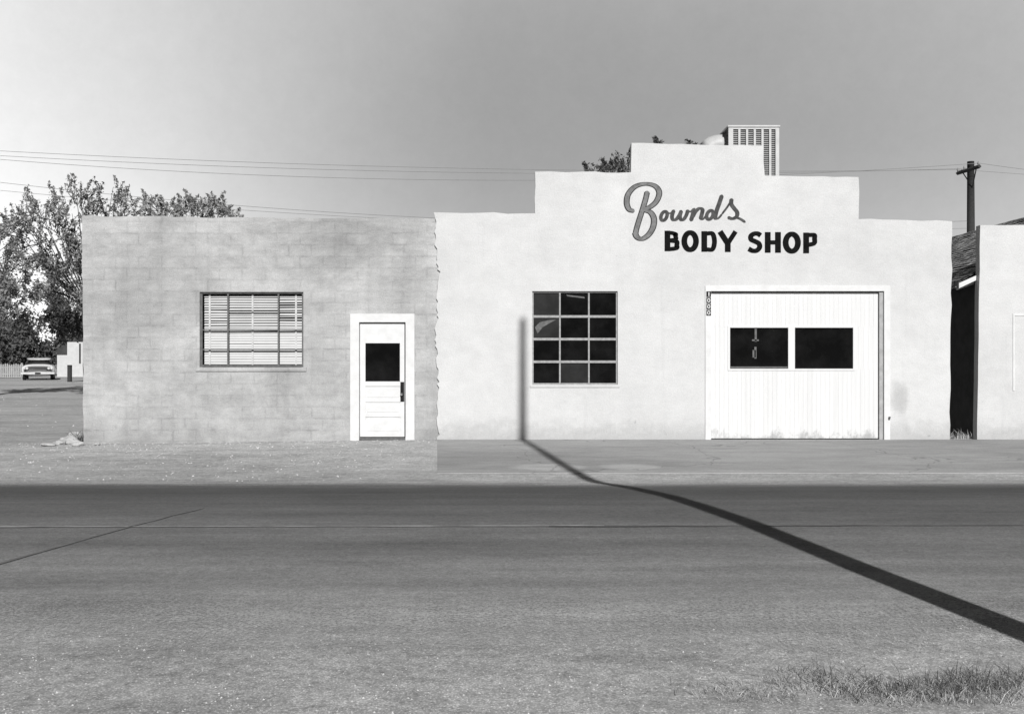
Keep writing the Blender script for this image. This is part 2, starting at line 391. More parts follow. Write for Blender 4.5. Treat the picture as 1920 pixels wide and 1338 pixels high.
hd = MB().tube([(WX(753), YF+.066, WZ(739)), (WX(753), YF+.045, WZ(739)), (WX(753), YF+.03, WZ(739)), (WX(753), YF+.012, WZ(739))], [.01, .012, .028, .02], 12)
hd.build('door_knob', 'steel', door, smooth=True)
MB().box(WX(664)+.003, WX(770)-.003, YF+.02, YF+.2, -.12, WZ(820.5)).build('door_sill', 'dsteel', wing)

# ---------------------------------------------------------------- stucco shop
shop = empty('repair_shop_building', (WX(1300), YF, 0), 'white stucco shop with stepped parapet, painted lettering and a wide white garage door', 'building')
rnd = random.Random(8)
left = []
y = 836
while y > 404:
    base = 821.5 if y > 700 else (820 if y > 540 else (823 if y > 500 else 817))
    if 610 < y < 660: base = 818
    left.append((base+rnd.uniform(-3.2, 2.6), y)); y -= rnd.uniform(4, 9)
top = wavy([(1781,840),(1785.5,415),(1700,412.5),(1610,411),(1610,332),(1520,331),(1434,329),(1432,273),(1300,271),(1184,268),(1183,323),(1090,322),(1003,322),(1003,400),(900,399),(813,398)], 22, 1.4, 12, False)
so = list(reversed(left))+[(1331,840),(1331,545),(1658,545),(1658,840)]+top
MB().plate(pxloop(so), [rect(998,1158,546,721)], YF, YF+.2).build('front_wall', 'stucco', shop, bevel=.010)
x0, x1 = WX(826), WX(1779)
b = MB(); b.box(x1-.2, x1-.004, YF+.205, 31, -.2, 3.86); b.box(x0, x1-.2, 30.8, 31, -.2, 3.86); b.box(x0, x0+.15, YF+.205, 30.8, 3.3, 3.9)
b.build('side_wall', 'stucco', shop)
MB().box(x0+.16, x1-.21, YF+.205, 30.79, 3.55, 3.68).build('roof', 'roof', shop)
MB().box(x0+.3, x1-.21, YF+.6, YF+.65, -.1, 3.5).build('dark_interior_sheet', 'dark', shop)  # black sheet standing in for darkness inside the shop
w = MB()
for a, b_ in ((998,1000.5),(1155.5,1158)): w.pbox(a, b_, 546, 721, YF+.04, YF+.09)
for a, b_ in ((546,548.5),(718,721)): w.pbox(1000.5, 1155.5, a, b_, YF+.04, YF+.09)
for c in (1050, 1104.5): w.pbox(c-1.5, c+1.5, 548.5, 718, YF+.045, YF+.085)
for c in (593, 635.5, 678): w.pbox(1000.5, 1155.5, c-2.3, c+2.3, YF+.042, YF+.088)
win = w.build('window', 'steel', shop)
cols = [(1000.5,1048.5),(1051.5,1103),(1106,1155.5)]; rows = [(548.5,590.7),(595.3,633.2),(637.8,675.7),(680.3,718)]
for r_, (ya, yb) in enumerate(rows):
    for c_, (xa, xb) in enumerate(cols):
        tl = rnd.uniform(-.004, .004)
        m = MB(); Y_ = YF+.068
        m.quad((WX(xa), Y_+tl, WZ(yb)), (WX(xb), Y_-tl, WZ(yb)), (WX(xb), Y_-tl*.5, WZ(ya)), (WX(xa), Y_+tl*.5, WZ(ya)))
        m.build('window_pane', 'glass2' if (r_, c_) in ((0, 0), (1, 0), (3, 1)) else 'glass', win)
Y_ = YF+.058
q = [(1003,613),(1012,604),(1028,600),(1043,599),(1030,606),(1018,613),(1008,625)]
MB().quad(*[(WX(a), Y_, WZ(b_)) for a, b_ in reversed(q)]).build('painted_reflection', 'dsteel', win)  # diagonal reflection in the glass, painted as a flat paler shape
MB().quad(*[(WX(a), YF+.06, WZ(b_)) for a, b_ in reversed([(1062,552),(1096,556),(1097,559),(1080,557),(1064,555)])]).build('pale_smear', 'dsteel', win)  # thin paler sliver across the top of the middle pane
MB().pbox(994, 1162, 721.5, 726, YF-.018, YF+.1).build('window_sill', 'stucco', shop, bevel=.006)
MB().plate(pxloop([(1322,825),(1333,825),(1333,546),(1657,546),(1657,825),(1668.5,825),(1668.5,535.5),(1322,535.5)]), [], YF-.022, YF+.13).build('door_frame', 'white', shop, bevel=.005)
MB().pbox(1649.5, 1656.8, 547, 824, YF+.02, YF+.125).build('door_jamb', 'jamb', shop)  # jamb face coloured darker for the shade inside the recess
g = MB()
def boards(px0, px1, py0, py1, yf):
    x0, x1, z0, z1 = WX(px0), WX(px1), WZ(py1), WZ(py0); n = max(1, round((x1-x0)/.078)); w_ = (x1-x0)/n; rb = random.Random(int(px0+py0))
    for k in range(n):
        a = x0+k*w_; c = a+w_; j = rb.uniform(-.001, .001)
        g.quad((a+.002, yf+j, z0), (c-.002, yf+j, z0), (c-.002, yf+j, z1), (a+.002, yf+j, z1))
        g.quad((a, yf+.0032, z0), (a+.002, yf+j, z0), (a+.002, yf+j, z1), (a, yf+.0032, z1))
        g.quad((c-.002, yf+j, z0), (c, yf+.0032, z0), (c, yf+.0032, z1), (c-.002, yf+j, z1))
D0 = YF+.065
boards(1334, 1648.5, 548.5, 612, D0); boards(1334, 1368, 612, 693, D0); boards(1603, 1648.5, 612, 693, D0); boards(1334, 1648.5, 693, 822, D0)
gd = g.build('garage_door', 'door', shop)
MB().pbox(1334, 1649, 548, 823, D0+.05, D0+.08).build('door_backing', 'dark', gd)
tr = MB(); tr.plate(rect(1366,1605,610.5,694.5), [rect(1370,1479.5,614,691), rect(1492,1601.5,614,691)], D0-.012, D0+.02)
tr.build('window_trim', 'door', gd)
for a, b_ in ((1369,1480.5),(1491,1602.5)): MB().pbox(a, b_, 613, 692, D0+.022, D0+.03).build('window_pane', 'glass', gd)
tp = MB()
for q in ((1417,1421,616,640),(1412,1425,636,639),(1416.5,1420.5,650,672),(1413,1419,656,670)): tp.pbox(*q, D0+.017, D0+.019)
tp.build('painted_glint', 'dsteel', gd)  # pale marks stand in for light showing in the glass
MB().pbox(1371, 1479, 687, 690, D0+.012, D0+.0215).build('pane_putty', 'dsteel', gd)
def ribbon(m, pts, w, off, Y0=YF, cyc=False, smooth=True, ends=(1, 1)):
    if smooth and len(pts) > 2:
        q = []; n = len(pts)
        for k in range(n if cyc else n-1):
            p0 = pts[(k-1) % n] if (cyc or k) else pts[0]; p1 = pts[k]; p2 = pts[(k+1) % n]; p3 = pts[(k+2) % n] if (cyc or k+2 < n) else pts[-1]
            for j in range(7):
                t = j/7
                q.append(tuple(.5*((2*p1[i])+(-p0[i]+p2[i])*t+(2*p0[i]-5*p1[i]+4*p2[i]-p3[i])*t*t+(-p0[i]+3*p1[i]-3*p2[i]+p3[i])*t**3) for i in (0, 1)))
        if not cyc: q.append(pts[-1])
        pts = q
    if cyc: pts = pts+[pts[0]]
    n = len(pts); prev = None; Yb = Y0-off
    for k, p in enumerate(pts):
        a = pts[k-1] if k else (pts[-2] if cyc else p); b = pts[k+1] if k < n-1 else (pts[1] if cyc else p)
        dx, dy = b[0]-a[0], b[1]-a[1]; l = math.hypot(dx, dy) or 1
        ww = w(k/(n-1)) if callable(w) else w
        if not cyc:
            f = min(1, (k+.25)/2) if ends[0] != 1 else 1; ww *= f
            f = min(1, (n-1-k+.25)/2) if ends[1] != 1 else 1; ww *= f
        if ends[0] != 1: ww *= .58+.42*abs(dy)/l
        else: ww *= .82+.18*abs(dy)/l
        nx_, ny_ = -dy/l*ww/2, dx/l*ww/2
        cur = ((WX(p[0]+nx_), Yb, WZ(p[1]+ny_)), (WX(p[0]-nx_), Yb, WZ(p[1]-ny_)))
        if prev: m.quad(prev[0], prev[1], cur[1], cur[0])
        prev = cur
for k, ch in enumerate('1000'):
    cy = 551.5+k*11.6
    pl = MB().pbox(1324, 1332.5, cy-5.2, cy+5.2, YF-.03, YF-.023).build('house_number', 'black', shop)
    m = MB()
    if ch == '1': ribbon(m, [(1328.6, cy-3.6), (1328.6, cy+3.6)], 1.9, .0315, smooth=False)
    else: ribbon(m, [(1328.3+2.2*math.cos(a*math.pi/4), cy+3.1*math.sin(a*math.pi/4)) for a in range(8)], 1.5, .0315, cyc=True)
    m.build('number_digit', 'white', pl)
T = None; off = [.004]
def st(pts, w, **k): off[0] += .0004; ribbon(T, pts, w, off[0], **k)
def letter(ch, x0, x1, yt, yb):
    global T
    T = MB(); w_, h = x1-x0, yb-yt
    def q(u, v): return (x0+u*w_, yb-v*h)
    S = 10.8; h2 = 8.6; e = S/2/w_; f = h2/2/h
    if ch == 'B':
        st([q(e, 0), q(e, 1)], S, smooth=False)
        st([q(e, 1-f), q(.48, 1-f), q(.76, .93-f), q(.92-e, .76), q(.76, .59), q(.48, .54), q(e, .54)], h2)
        st([q(e, .51), q(.5, .51), q(.82, .46), q(1-e*.95, .28), q(.82, .10+f*.6), q(.5, f), q(e, f)], h2+.6)
    elif ch == 'O':
        cx, cy = (x0+x1)/2, (yt+yb)/2
        st([(cx+(w_/2-S/2+.4)*math.cos(a*math.pi/8), cy+(h/2-h2/2+1)*math.sin(a*math.pi/8)) for a in range(16)], S, cyc=True)
    elif ch == 'D':
        st([q(e, 0), q(e, 1)], S, smooth=False)
        st([q(e, 1-f), q(.36, 1-f), q(.7, .87), q(1-e, .5), q(.7, .13), q(.36, f), q(e, f)], S-1.6)
    elif ch == 'Y':
        st([q(.5, 0), q(.5, .46)], S, smooth=False); st([q(e*.9, 1), q(.52, .38)], S, smooth=False); st([q(1-e*.9, 1), q(.48, .38)], S*.85, smooth=False)
    elif ch == 'S':
        st([q(.9, .82), q(.7, .91), q(.45, .91), q(.22, .8), q(.24, .63), q(.5, .54), q(.77, .43), q(.82, .25), q(.63, .1), q(.34, .08), q(.05, .18)], 9.6)
    elif ch == 'H':
        st([q(e, 0), q(e, 1)], S, smooth=False); st([q(1-e, 0), q(1-e, 1)], S, smooth=False); st([q(e, .5), q(1-e, .5)], 9.4, smooth=False)
    elif ch == 'P':
        st([q(e, 0), q(e, 1)], S, smooth=False)
        st([q(e, 1-f), q(.46, 1-f), q(.8, .92-f*.4), q(1-e*.9, .71), q(.8, .5), q(.46, .42), q(e, .42)], h2+.4)
    T.build('painted_letter', 'sign', shop, label='black block capital letter '+ch)
for ch, a, b_ in (('B',1246,1274),('O',1278,1310),('D',1315,1345),('Y',1345,1384),('S',1402,1429),('H',1434,1464),('O',1468,1501),('P',1506,1532)):
    o = (a-1246)/285*4
    letter(ch, a, b_, 432.5+o, 471+o)
Bs = [([(1214,358),(1210,375),(1203,398),(1196,420),(1192,436),(1193,445)], 10),
      ([(1190,396),(1180,393),(1175,381),(1178,364),(1191,350),(1210,345),(1228,349),(1236,361),(1231,377),(1219,388),(1206,393)], 10.5),
      ([(1206,394),(1219,398),(1226,410),(1224,427),(1215,441),(1203,448),(1194,444),(1190,434)], 11)]
mo, mi = MB(), MB(); o1, o2 = .004, .012
for pts, w_ in Bs:
    o1 += .0004; o2 += .0004; ribbon(mo, pts, w_+1.0, o1, ends=(0, 0)); ribbon(mi, pts, w_-2.8, o2, ends=(0, 0))
sc = mo.build('script_letter', 'edge', shop, label='tall looping script capital in grey with dark edges'); mi.build('lettering_fill', 'grey', sc)
def ell(cx, cy, rx, ry, sh=-.25):
    return [(cx+rx*math.cos(a*math.pi/6)+sh*ry*math.sin(a*math.pi/6), cy+ry*math.sin(a*math.pi/6)) for a in range(12)]
ow = dict(o=[(ell(1245, 405, 5.6, 8.4), 6.8, 1), ([(1250,398),(1257,400),(1263,394)], 4.4, 0)],
          w=[([(1264,393),(1260,405),(1262,412),(1268,411),(1274,403),(1278,394)], 7.4, 0), ([(1278,394),(1275,405),(1277,412),(1282,411),(1287,403),(1290,393)], 7.2, 0), ([(1289,394),(1294,397),(1299,393)], 4.2, 0)],
          n=[([(1302,390),(1299,402),(1295,415)], 8.0, 0), ([(1298,408),(1304,397),(1311,391),(1317,393),(1316,401),(1313,412)], 7.6, 0), ([(1313,411),(1318,411),(1323,405)], 4.0, 0)],
          d=[(ell(1331, 403, 5.8, 8.2), 6.8, 1), ([(1354,365),(1349,380),(1343,397),(1340,412)], 8.2, 0), ([(1340,411),(1347,409),(1354,401)], 4.4, 0)],
          s=[([(1353,402),(1363,389),(1373,373)], 4.2, 0), ([(1372,372),(1371,382),(1376,390),(1382,398),(1381,406),(1373,410),(1364,407)], 7.8, 0), ([(1376,407),(1387,410),(1398,417)], 5.4, 0)])
off[0] = .004
for ch, sts in ow.items():
    T = MB()
    for pts, w_, cy_ in sts:
        off[0] += .0004; ribbon(T, pts, w_, off[0], cyc=bool(cy_), ends=(1, 1) if cy_ else (0, 0))
    T.build('script_letter', 'grey2', shop, label='small slanting dark grey script letter '+ch)
MB().tube([(WX(1667), YF-.04, WZ(781)), (WX(1666), YF-.02, WZ(786))], .018, 8).build('door_bolt', 'dsteel', shop)

# ---------------------------------------------------------------- evaporative cooler + duct on the roof
Yc = 20.5
cool = empty('rooftop_cooler', (WX(1413, Yc), Yc+.45, 3.68), 'boxy metal cooler with barred louvred front on the roof behind the highest parapet step', 'cooler')
X0, X1, Z0, Z1 = WX(1366, Yc), WX(1461, Yc), 4.72, WZ(235, Yc); y0, y1 = Yc, Yc+.95
b = MB(); b.box(X0+.03, X1-.03, y0+.05, y1-.03, Z0+.02, Z1-.05); b.build('cabinet', 'dgalv', cool)  # cabinet coloured dark for the shade on its sunless left side
for (a, c) in ((X0, X0+.09), (X1-.07, X1)):
    MB().box(a, c, y0, y0+.05, Z0, Z1-.04).build('corner_post', 'galv', cool); MB().box(a, c, y1-.05, y1, Z0, Z1-.04).build('corner_post', 'galv', cool)
for a, c in ((Z0, Z0+.06), (Z1-.075, Z1-.04)): MB().box(X0+.09, X1-.07, y0+.002, y0+.05, a, c).build('rail', 'galv', cool)
MB().box(X0-.02, X1+.02, y0-.02, y1+.02, Z1-.038, Z1).build('lid', 'galv', cool, bevel=.008)
lv = MB(); n = 5
for k in range(n):
    a = X0+.21+(X1-X0-.38)*k/(n-1); lv.box(a-.021, a+.021, y0+.008, y0+.03, Z0+.06, Z1-.075)
lv.build('louver_bars', 'galv', cool)
lv = MB(); z = Z0+.08
while z < Z1-.1: lv.quad((X0+.09, y0+.034, z), (X1-.07, y0+.034, z), (X1-.07, y0+.046, z+.019), (X0+.09, y0+.046, z+.019)); z += .038
lv.build('louver_slats', 'steel', cool)
for a in (X0+.05, X1-.05):
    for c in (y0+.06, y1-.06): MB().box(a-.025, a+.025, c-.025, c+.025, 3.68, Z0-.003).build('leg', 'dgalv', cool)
dz = WZ(262, 20.9)
d = MB(); pts = []
for k in range(8):
    t = R(90)*k/7; pts.append((WX(1356, 20.9)-.08-.3*math.sin(t), 20.9, dz-.30+.30*math.cos(t)-.09))
pts = [(X0+.04, 20.9, dz-.09)]+pts+[(pts[-1][0], 20.9, 3.7)]
d.tube(pts, .19, 16); d.build('air_duct', 'galv', cool, smooth=True)

# ---------------------------------------------------------------- neighbour on the right
nb = empty('neighbour_house', (10.5, YF, 0), 'white false-fronted house with shingled gable roof across the narrow alley', 'house')
nx0 = WX(1837)
no = wavy([(1832,842),(2500,842),(2500,420),(1838,422)], 40, .7, 5)
MB().plate(pxloop(no), [], YF, YF+.17).build('front_wall', 'stucco', nb, bevel=.01)
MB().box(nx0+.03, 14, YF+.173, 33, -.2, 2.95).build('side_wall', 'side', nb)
ex, ez, rx, rz_ = 7.93, 2.78, 10.7, 4.36
r_ = MB()
r_.quad((ex, YF+.18, ez), (ex, 34, ez), (rx, 34, rz_), (rx, YF+.18, rz_)); r_.quad((rx, YF+.18, rz_), (rx, 34, rz_), (13.9, 34, 2.6), (13.9, YF+.18, 2.6))
r_.quad((ex, YF+.18, ez-.05), (rx, YF+.18, rz_-.05), (rx, 34, rz_-.05), (ex, 34, ez-.05)); r_.quad((ex, YF+.18, ez-.05), (ex, 34, ez-.05), (ex, 34, ez), (ex, YF+.18, ez))
for k in range(26):
    t = k/26; xa = ex+(rx-ex)*t; za = ez+(rz_-ez)*t+.01; t2 = (k+1)/26; xb = ex+(rx-ex)*t2; zb = ez+(rz_-ez)*t2
    for j in range(40):
        rj = random.Random(k*77+j).uniform(.012, .03); ya = YF+.2+j*.38; r_.quad((xa, ya, za+rj), (xa, ya+.36, za+rj), (xb, ya+.36, zb+.012), (xb, ya, zb+.012)); r_.quad((xa, ya, za-.005), (xa, ya+.36, za-.005), (xa, ya+.36, za+rj), (xa, ya, za+rj))
r_.build('roof', 'shingle', nb)
for k in range(6):
    yk = YF+.3+k*.6
    MB().tube([(ex-.02, yk, ez-.11), (nx0+.02, yk, ez+.0)], .035, 4).build('rafter_tail', 'offwhite', nb)
MB().plate([(ex-.05, ez-.12), (nx0+.02, ez+.04), (nx0+.02, ez+.12), (ex-.05, ez-.03)], [], YF+.1, YF+.14).build('barge_board', 'white', nb)
MB().plate(pxloop([(1899,732),(1902,732),(1902,592),(1990,592),(1990,588),(1899,588)]), [], YF-.012, YF-.001).build('wall_trim', 'white', nb)

# ---------------------------------------------------------------- poles and wires
def pole(loc, h, r0, r1, label, name='utility_pole', arms=False, lean=0):
    e = empty(name, (loc[0], loc[1], gz(*loc)), label, 'pole')
    z = gz(*loc); pts = [(loc[0]+lean*t, loc[1], z-.1+(h+.1)*t) for t in (0, .25, .5, .75, 1)]
    MB().tube(pts, [r0+(r1-r0)*t for t in (0, .25, .5, .75, 1)], 14).build('shaft', 'wood', e, smooth=True)
    if arms:
        a = Vector(P(1795, 325, 41.5)); b = Vector(P(1837, 312, 40.1)); x = loc[0]+lean; zt = a.z
        MB().tube([a, b], .075, 4).build('crossarm', 'wood', e)
        MB().tube([a.lerp(b, .25)+Vector((0, 0, -.04)), (x, loc[1]-.16, zt-.65)], .022, 4).build('brace', 'wood', e)
        MB().tube([a.lerp(b, .85)+Vector((0, 0, -.04)), (x, loc[1]-.16, zt-.65)], .022, 4).build('brace', 'wood', e)
        for t in (.04, .33, .96): 
            p = a.lerp(b, t); MB().tube([p+Vector((0, 0, .05)), p+Vector((0, 0, .12)), p+Vector((0, 0, .2))], [.03, .06, .035], 8).build('insulator', 'ceramic', e)
    return e
pt = P(1821, 303, 41)
pole((pt[0], 41), pt[2], .19, .13, 'dark wooden utility pole with crossarm behind the houses at right', arms=True, lean=-.02)
def wire(pts, Y, x0, x1, label, r=.009):
    m = MB(); q = []
    (xa, ya), (xb, yb), (xc, yc) = pts
    for k in range(61):
        x = x0+(x1-x0)*k/60
        yv = ya*(x-xb)*(x-xc)/((xa-xb)*(xa-xc))+yb*(x-xa)*(x-xc)/((xb-xa)*(xb-xc))+yc*(x-xa)*(x-xb)/((xc-xa)*(xc-xb))
        q.append(P(x, yv, Y))
    m.tube(q, r, 4)
    return tag(m.build('overhead_wire', 'wire', at=q[-1]), label, 'wire', 'overhead wires strung behind the buildings')
wire([(0,283),(1000,318),(1797,318)], 41.4, -500, 1797, 'topmost overhead wire crossing the sky behind the buildings')
wire([(0,292),(1000,325),(1808,316)], 41.0, -500, 1809, 'second overhead wire from the top, crossing behind the stepped parapet')
wire([(0,299),(1000,338),(1835,306)], 40.2, -500, 1835, 'third overhead wire from the top, crossing behind the stepped parapet')
wire([(0,342),(800,408),(1821,414)], 41, -500, 1820, 'upper of the two low wires dipping behind the flat block roof', .009)
wire([(0,357),(770,412),(1821,428)], 41, -500, 1820, 'lowest wire dipping behind the flat block roof', .008)
wire([(1836,306),(1908,316),(2100,335)], 40.2, 1836, 2300, 'upper short wire running right from the crossarm pole', .009)
wire([(1797,318),(1908,326),(2100,342)], 41.4, 1797, 2300, 'lower short wire running right from the crossarm pole', .008)
EL = R(28); K = .18
Yp = 2.6; Xp = .187+K*(18.7-Yp)
pole((Xp, Yp), 10.75, .135, .052, 'tall bare wooden pole on the near verge whose shadow crosses the road')

# ---------------------------------------------------------------- trees
def quadleaf(m, p, s, rnd):
    a = Vector((rnd.gauss(0, 1), rnd.gauss(0, 1), rnd.gauss(0, 1))).normalized(); b = a.orthogonal().normalized()
    ang = rnd.random()*6.28; b = b*math.cos(ang)+a.cross(b)*math.sin(ang)
    p = Vector(p); m.quad(p-a*s, p+b*s*.45, p+a*s, p-b*s*.45)
def tree(label, base, zc, r, seed, sprays, perspray, leaf, mat='leaf', tr=.2, name='shade_tree', cat='tree', group=None, spread=.2, upw=.5, targets=(), tsp=4, tl=.6, off=0, tn=70, tw=.075):
    rnd = random.Random(seed); bz = gz(*base)
    e = empty(name, (base[0], base[1], bz), label, cat, group)
    Cc = Vector((base[0]+off, base[1], zc)); t = MB(); lf = MB()
    fork = Vector((base[0]+rnd.uniform(-.3, .3), base[1], max(bz+.3, zc-r[2]*.75)))
    t.tube([(base[0], base[1], bz-.1), ((base[0]+fork.x)/2+rnd.uniform(-.1, .1), base[1], (bz+fork.z)/2), fork], [tr, tr*.8, tr*.7], 8)
    nl = max(5, sprays//9)
    def spray(S_, dr, L, cnt, sp):
        E = S_+dr*L
        t.tube([S_, S_.lerp(E, .5)+Vector((0, 0, rnd.uniform(-.05, .1))), E], [tr*.07, tr*.04, .005], 4, cap=False)
        for k in range(cnt):
            f = rnd.uniform(.0, 1.08); w_ = sp*(1.15-f*.85)
            p = S_.lerp(E, f)+Vector((rnd.gauss(0, w_), rnd.gauss(0, w_), rnd.gauss(0, w_)))
            quadleaf(lf, p, leaf*rnd.uniform(.6, 1.4), rnd)
    for i in range(nl):
        u = Vector((rnd.gauss(0, 1), rnd.gauss(0, 1), rnd.gauss(.2, .8))).normalized()*rnd.uniform(.45, .85)
        T_ = Cc+Vector((u.x*r[0], u.y*r[1], u.z*r[2])); mid = fork.lerp(T_, .5)+Vector((rnd.uniform(-.2, .2), rnd.uniform(-.2, .2), rnd.uniform(0, .3)))*r[0]*.3
        t.tube([fork, mid, T_], [tr*.3, tr*.15, tr*.04], 5)
        for j in range(max(1, sprays//nl)):
            q = rnd.random(); S_ = mid.lerp(T_, q) if q > .15 else fork.lerp(mid, .8)
            dv = (S_-Cc); dv = Vector((dv.x/r[0], dv.y/r[1], dv.z/r[2]))
            dr = (dv.normalized()*.7+Vector((rnd.gauss(0, .6), rnd.gauss(0, .6), rnd.gauss(upw, .5)))).normalized()
            spray(S_, dr, rnd.uniform(.25, .55)*min(r), int(perspray*rnd.uniform(.4, 1.5)), spread*rnd.uniform(.6, 1.3))
    for (px, py) in targets:
        Yt = base[1]+rnd.uniform(-1, 1); T_ = Vector(P(px, py, Yt)); mid = fork.lerp(T_, .55)+Vector((0, 0, -.2))
        t.tube([fork, mid, T_], [tr*.18, tr*.09, .007], 5)
        for j in range(tsp):
            S_ = T_+Vector((rnd.gauss(0, .2), rnd.gauss(0, .2), -tl*rnd.uniform(.4, 1.1)))
            dr = ((T_-S_)+Vector((rnd.gauss(0, .25), 0, .1))).normalized()
            t.tube([mid.lerp(T_, .6), S_], [tr*.06, tr*.05], 4, cap=False)
            spray(S_, dr, tl*rnd.uniform(.6, 1.3), int(tn*rnd.uniform(.5, 1.3)), tw)
    t.build('trunk', 'bark', e); lf.build('crown', mat, e)
    return e
def tb(px, Y): return (WX(px, Y), Y)
tree('large open-crowned tree reaching over the left end of the block roof', tb(172, 36), 4.2, (2.7, 2.2, 1.6), 11, 70, 85, .055, tr=.2, off=-1.1, spread=.17,
     targets=[(60,366),(28,382),(100,372),(140,336),(150,348),(118,380),(185,358),(212,352),(240,368),(165,380),(75,392),(15,410),(200,385),(228,392),(100,405),(50,425),(120,430),(85,450),(135,400),(40,395),(60,470),(110,480),(145,450),(70,412),(135,465)], tl=.75)
tree('spiky-topped tree showing above the block roof', tb(352, 37), 4.9, (2.0, 1.6, .9), 23, 40, 80, .055, tr=.16, upw=.9, tw=.06,
     targets=[(262,390),(276,376),(282,364),(296,372),(315,386),(330,380),(345,370),(357,380),(372,374),(388,384),(402,372),(416,380),(430,384),(442,396),(308,396),(380,394),(340,394),(292,392),(362,368),(394,372)], tl=.5, tn=60)
tree('leafy tree cut by the left picture edge', tb(-25, 40), 3.8, (2.1, 2.2, 2.3), 31, 90, 95, .06, mat='leaf', tr=.22, spread=.18, targets=[(10,405),(25,440),(40,470),(5,430),(50,500),(60,540),(30,520)])
tree('dark low tree just left of the block building, over the parked car', tb(165, 44), 3.2, (2.3, 1.7, 1.3), 41, 90, 110, .065, mat='leafd', tr=.16, off=-1.0, targets=[(95,505),(130,495),(75,535),(150,485),(110,525)])
tree('tree top peeping over the stepped parapet left of the cooler', tb(1185, 42), 7.3, (2.2, 1.8, 1.0), 55, 50, 80, .06, mat='leafd', tr=.2,
     targets=[(1108,314),(1120,307),(1132,298),(1144,302),(1156,296),(1168,297),(1180,292),(1126,318),(1150,312),(1172,310),(1234,264),(1242,268),(1298,266),(1192,300),(1214,290),(1286,276)], tl=.45, tsp=3, tn=60)
for i, (px, Y, zc, r, lb) in enumerate(((8, 80, 2.6, (4, 2, 2.4), 'rounded dark bush behind the picket fence'), (75, 84, 2.8, (4, 2, 2.6), 'wide dark bush directly behind the parked car'),
        (128, 92, 3.0, (3, 2, 2.6), 'dark bush behind the white board sign'), (-60, 86, 3.5, (5, 2, 3.2), 'broad dark bush at the far left edge'), (190, 95, 4.0, (5, 2, 3.6), 'dark bush mostly hidden behind the block building'))):
    tree(lb, tb(px, Y), zc, r, 60+i, 80, 80, .15, mat='leafd', tr=.15, name='bush', cat='bush', spread=.5)

# ---------------------------------------------------------------- far left: shed, fence, board, car
hs = empty('pale_cottage', (WX(130, 78), 78, 0), 'small plain pale cottage far back beyond the lot, between the parked car and the block wall', 'house')
hx0, hx1 = WX(107, 78), WX(180, 78)
MB().box(hx0, hx1, 78, 83, -.1, 1.75).build('wall', 'pale', hs)
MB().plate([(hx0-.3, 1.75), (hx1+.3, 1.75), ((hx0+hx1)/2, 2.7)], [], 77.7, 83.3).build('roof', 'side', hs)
fe = empty('picket_fence', (WX(5, 72), 72, 0), 'low pale picket fence at the far left edge of the lot', 'fence')
f = MB(); x = WX(-60, 72); rnd = random.Random(1)
while x < WX(43, 72):
    h_ = 1.0+rnd.uniform(-.04, .04); x2 = x+.1
    f.plate([(x, .06), (x2, .06), (x2, h_-.08), ((x+x2)/2, h_), (x, h_-.08)], [], 72, 72.02); x += .145
f.build('pickets', 'fencew', fe)
for z in (.3, .75): MB().box(WX(-60, 72), WX(43, 72), 72.03, 72.07, z-.04, z+.04).build('rail', 'fencew', fe)
for k in range(3):
    xx = WX(-55, 72)+k*1.7; MB().box(xx-.05, xx+.05, 72.08, 72.18, 0, 1.05).build('post', 'fencew', fe)
sg = empty('board_sign', (WX(142, 62), 62, 0), 'blank white board raised on dark posts beside the block building', 'sign')
MB().box(WX(126, 62), WX(172, 62), 62, 62.06, WZ(684, 62), WZ(641, 62)).build('board', 'pale', sg)
MB().box(WX(149, 62), WX(151.5, 62), 61.95, 61.99, WZ(681, 62), WZ(644, 62)).build('board_edge', 'black', sg)
for a in (125, 170): MB().box(WX(a, 62), WX(a, 62)+.2, 62.08, 62.28, -.05, WZ(660, 62)).build('post', 'wood', sg)

Yk = 66.5; ang = R(-22); xk = WX(71, Yk)
def cw(x, y, z):
    return (xk+x*math.cos(-ang)-y*math.sin(-ang), Yk+x*math.sin(-ang)+y*math.cos(-ang), z)
car = empty('parked_car', (xk, Yk, 0), 'white late-fifties style sedan parked nose-on at the far end of the lot', 'car')
def loft(secs, n=20, exp=.6):
    m = MB()
    for (y, hw, zb, zt) in secs:
        for k in range(n):
            t = 2*math.pi*(k+.5)/n; c_, s_ = math.cos(t), math.sin(t)
            x = hw*math.copysign(abs(c_)**exp, c_); z = (zb+zt)/2+(zt-zb)/2*math.copysign(abs(s_)**exp, s_); m.v.append(cw(x, y, z))
    for j in range(len(secs)-1):
        for k in range(n): a = j*n+k; b = j*n+(k+1) % n; m.f.append((a, b, b+n, a+n))
    m.f.append(tuple(range(n))); m.f.append(tuple(reversed(range((len(secs)-1)*n, len(secs)*n)))); return m
body = loft([(0, .80, .44, .86), (.06, .90, .36, .92), (.2, .94, .33, .95), (1.0, .95, .28, 1.0), (1.5, .95, .26, 1.02), (3.4, .95, .26, 1.0), (4.6, .93, .3, .98), (5.05, .86, .4, .88)]).build('body', 'paintw', car, smooth=True)
gh = loft([(1.3, .80, .92, 1.0), (1.8, .72, .9, 1.31), (3.2, .68, .9, 1.33), (3.85, .78, .9, 1.0)], exp=.6).build('windows', 'glass2', car, smooth=True)
loft([(1.7, .66, 1.27, 1.33), (2.1, .72, 1.27, 1.40), (3.0, .70, 1.28, 1.40), (3.3, .64, 1.28, 1.34)], exp=.7).build('roof', 'paintw', car, smooth=True)
def cbox(x0, x1, y0, y1, z0, z1):
    m = MB().box(x0, x1, y0, y1, z0, z1); m.v = [cw(*v) for v in m.v]; return m
cbox(-.50, .50, -.03, .02, .55, .68).build('grille', 'dsteel', car)
cbox(-.96, .96, -.14, -.04, .38, .5).build('bumper', 'chrome', car)
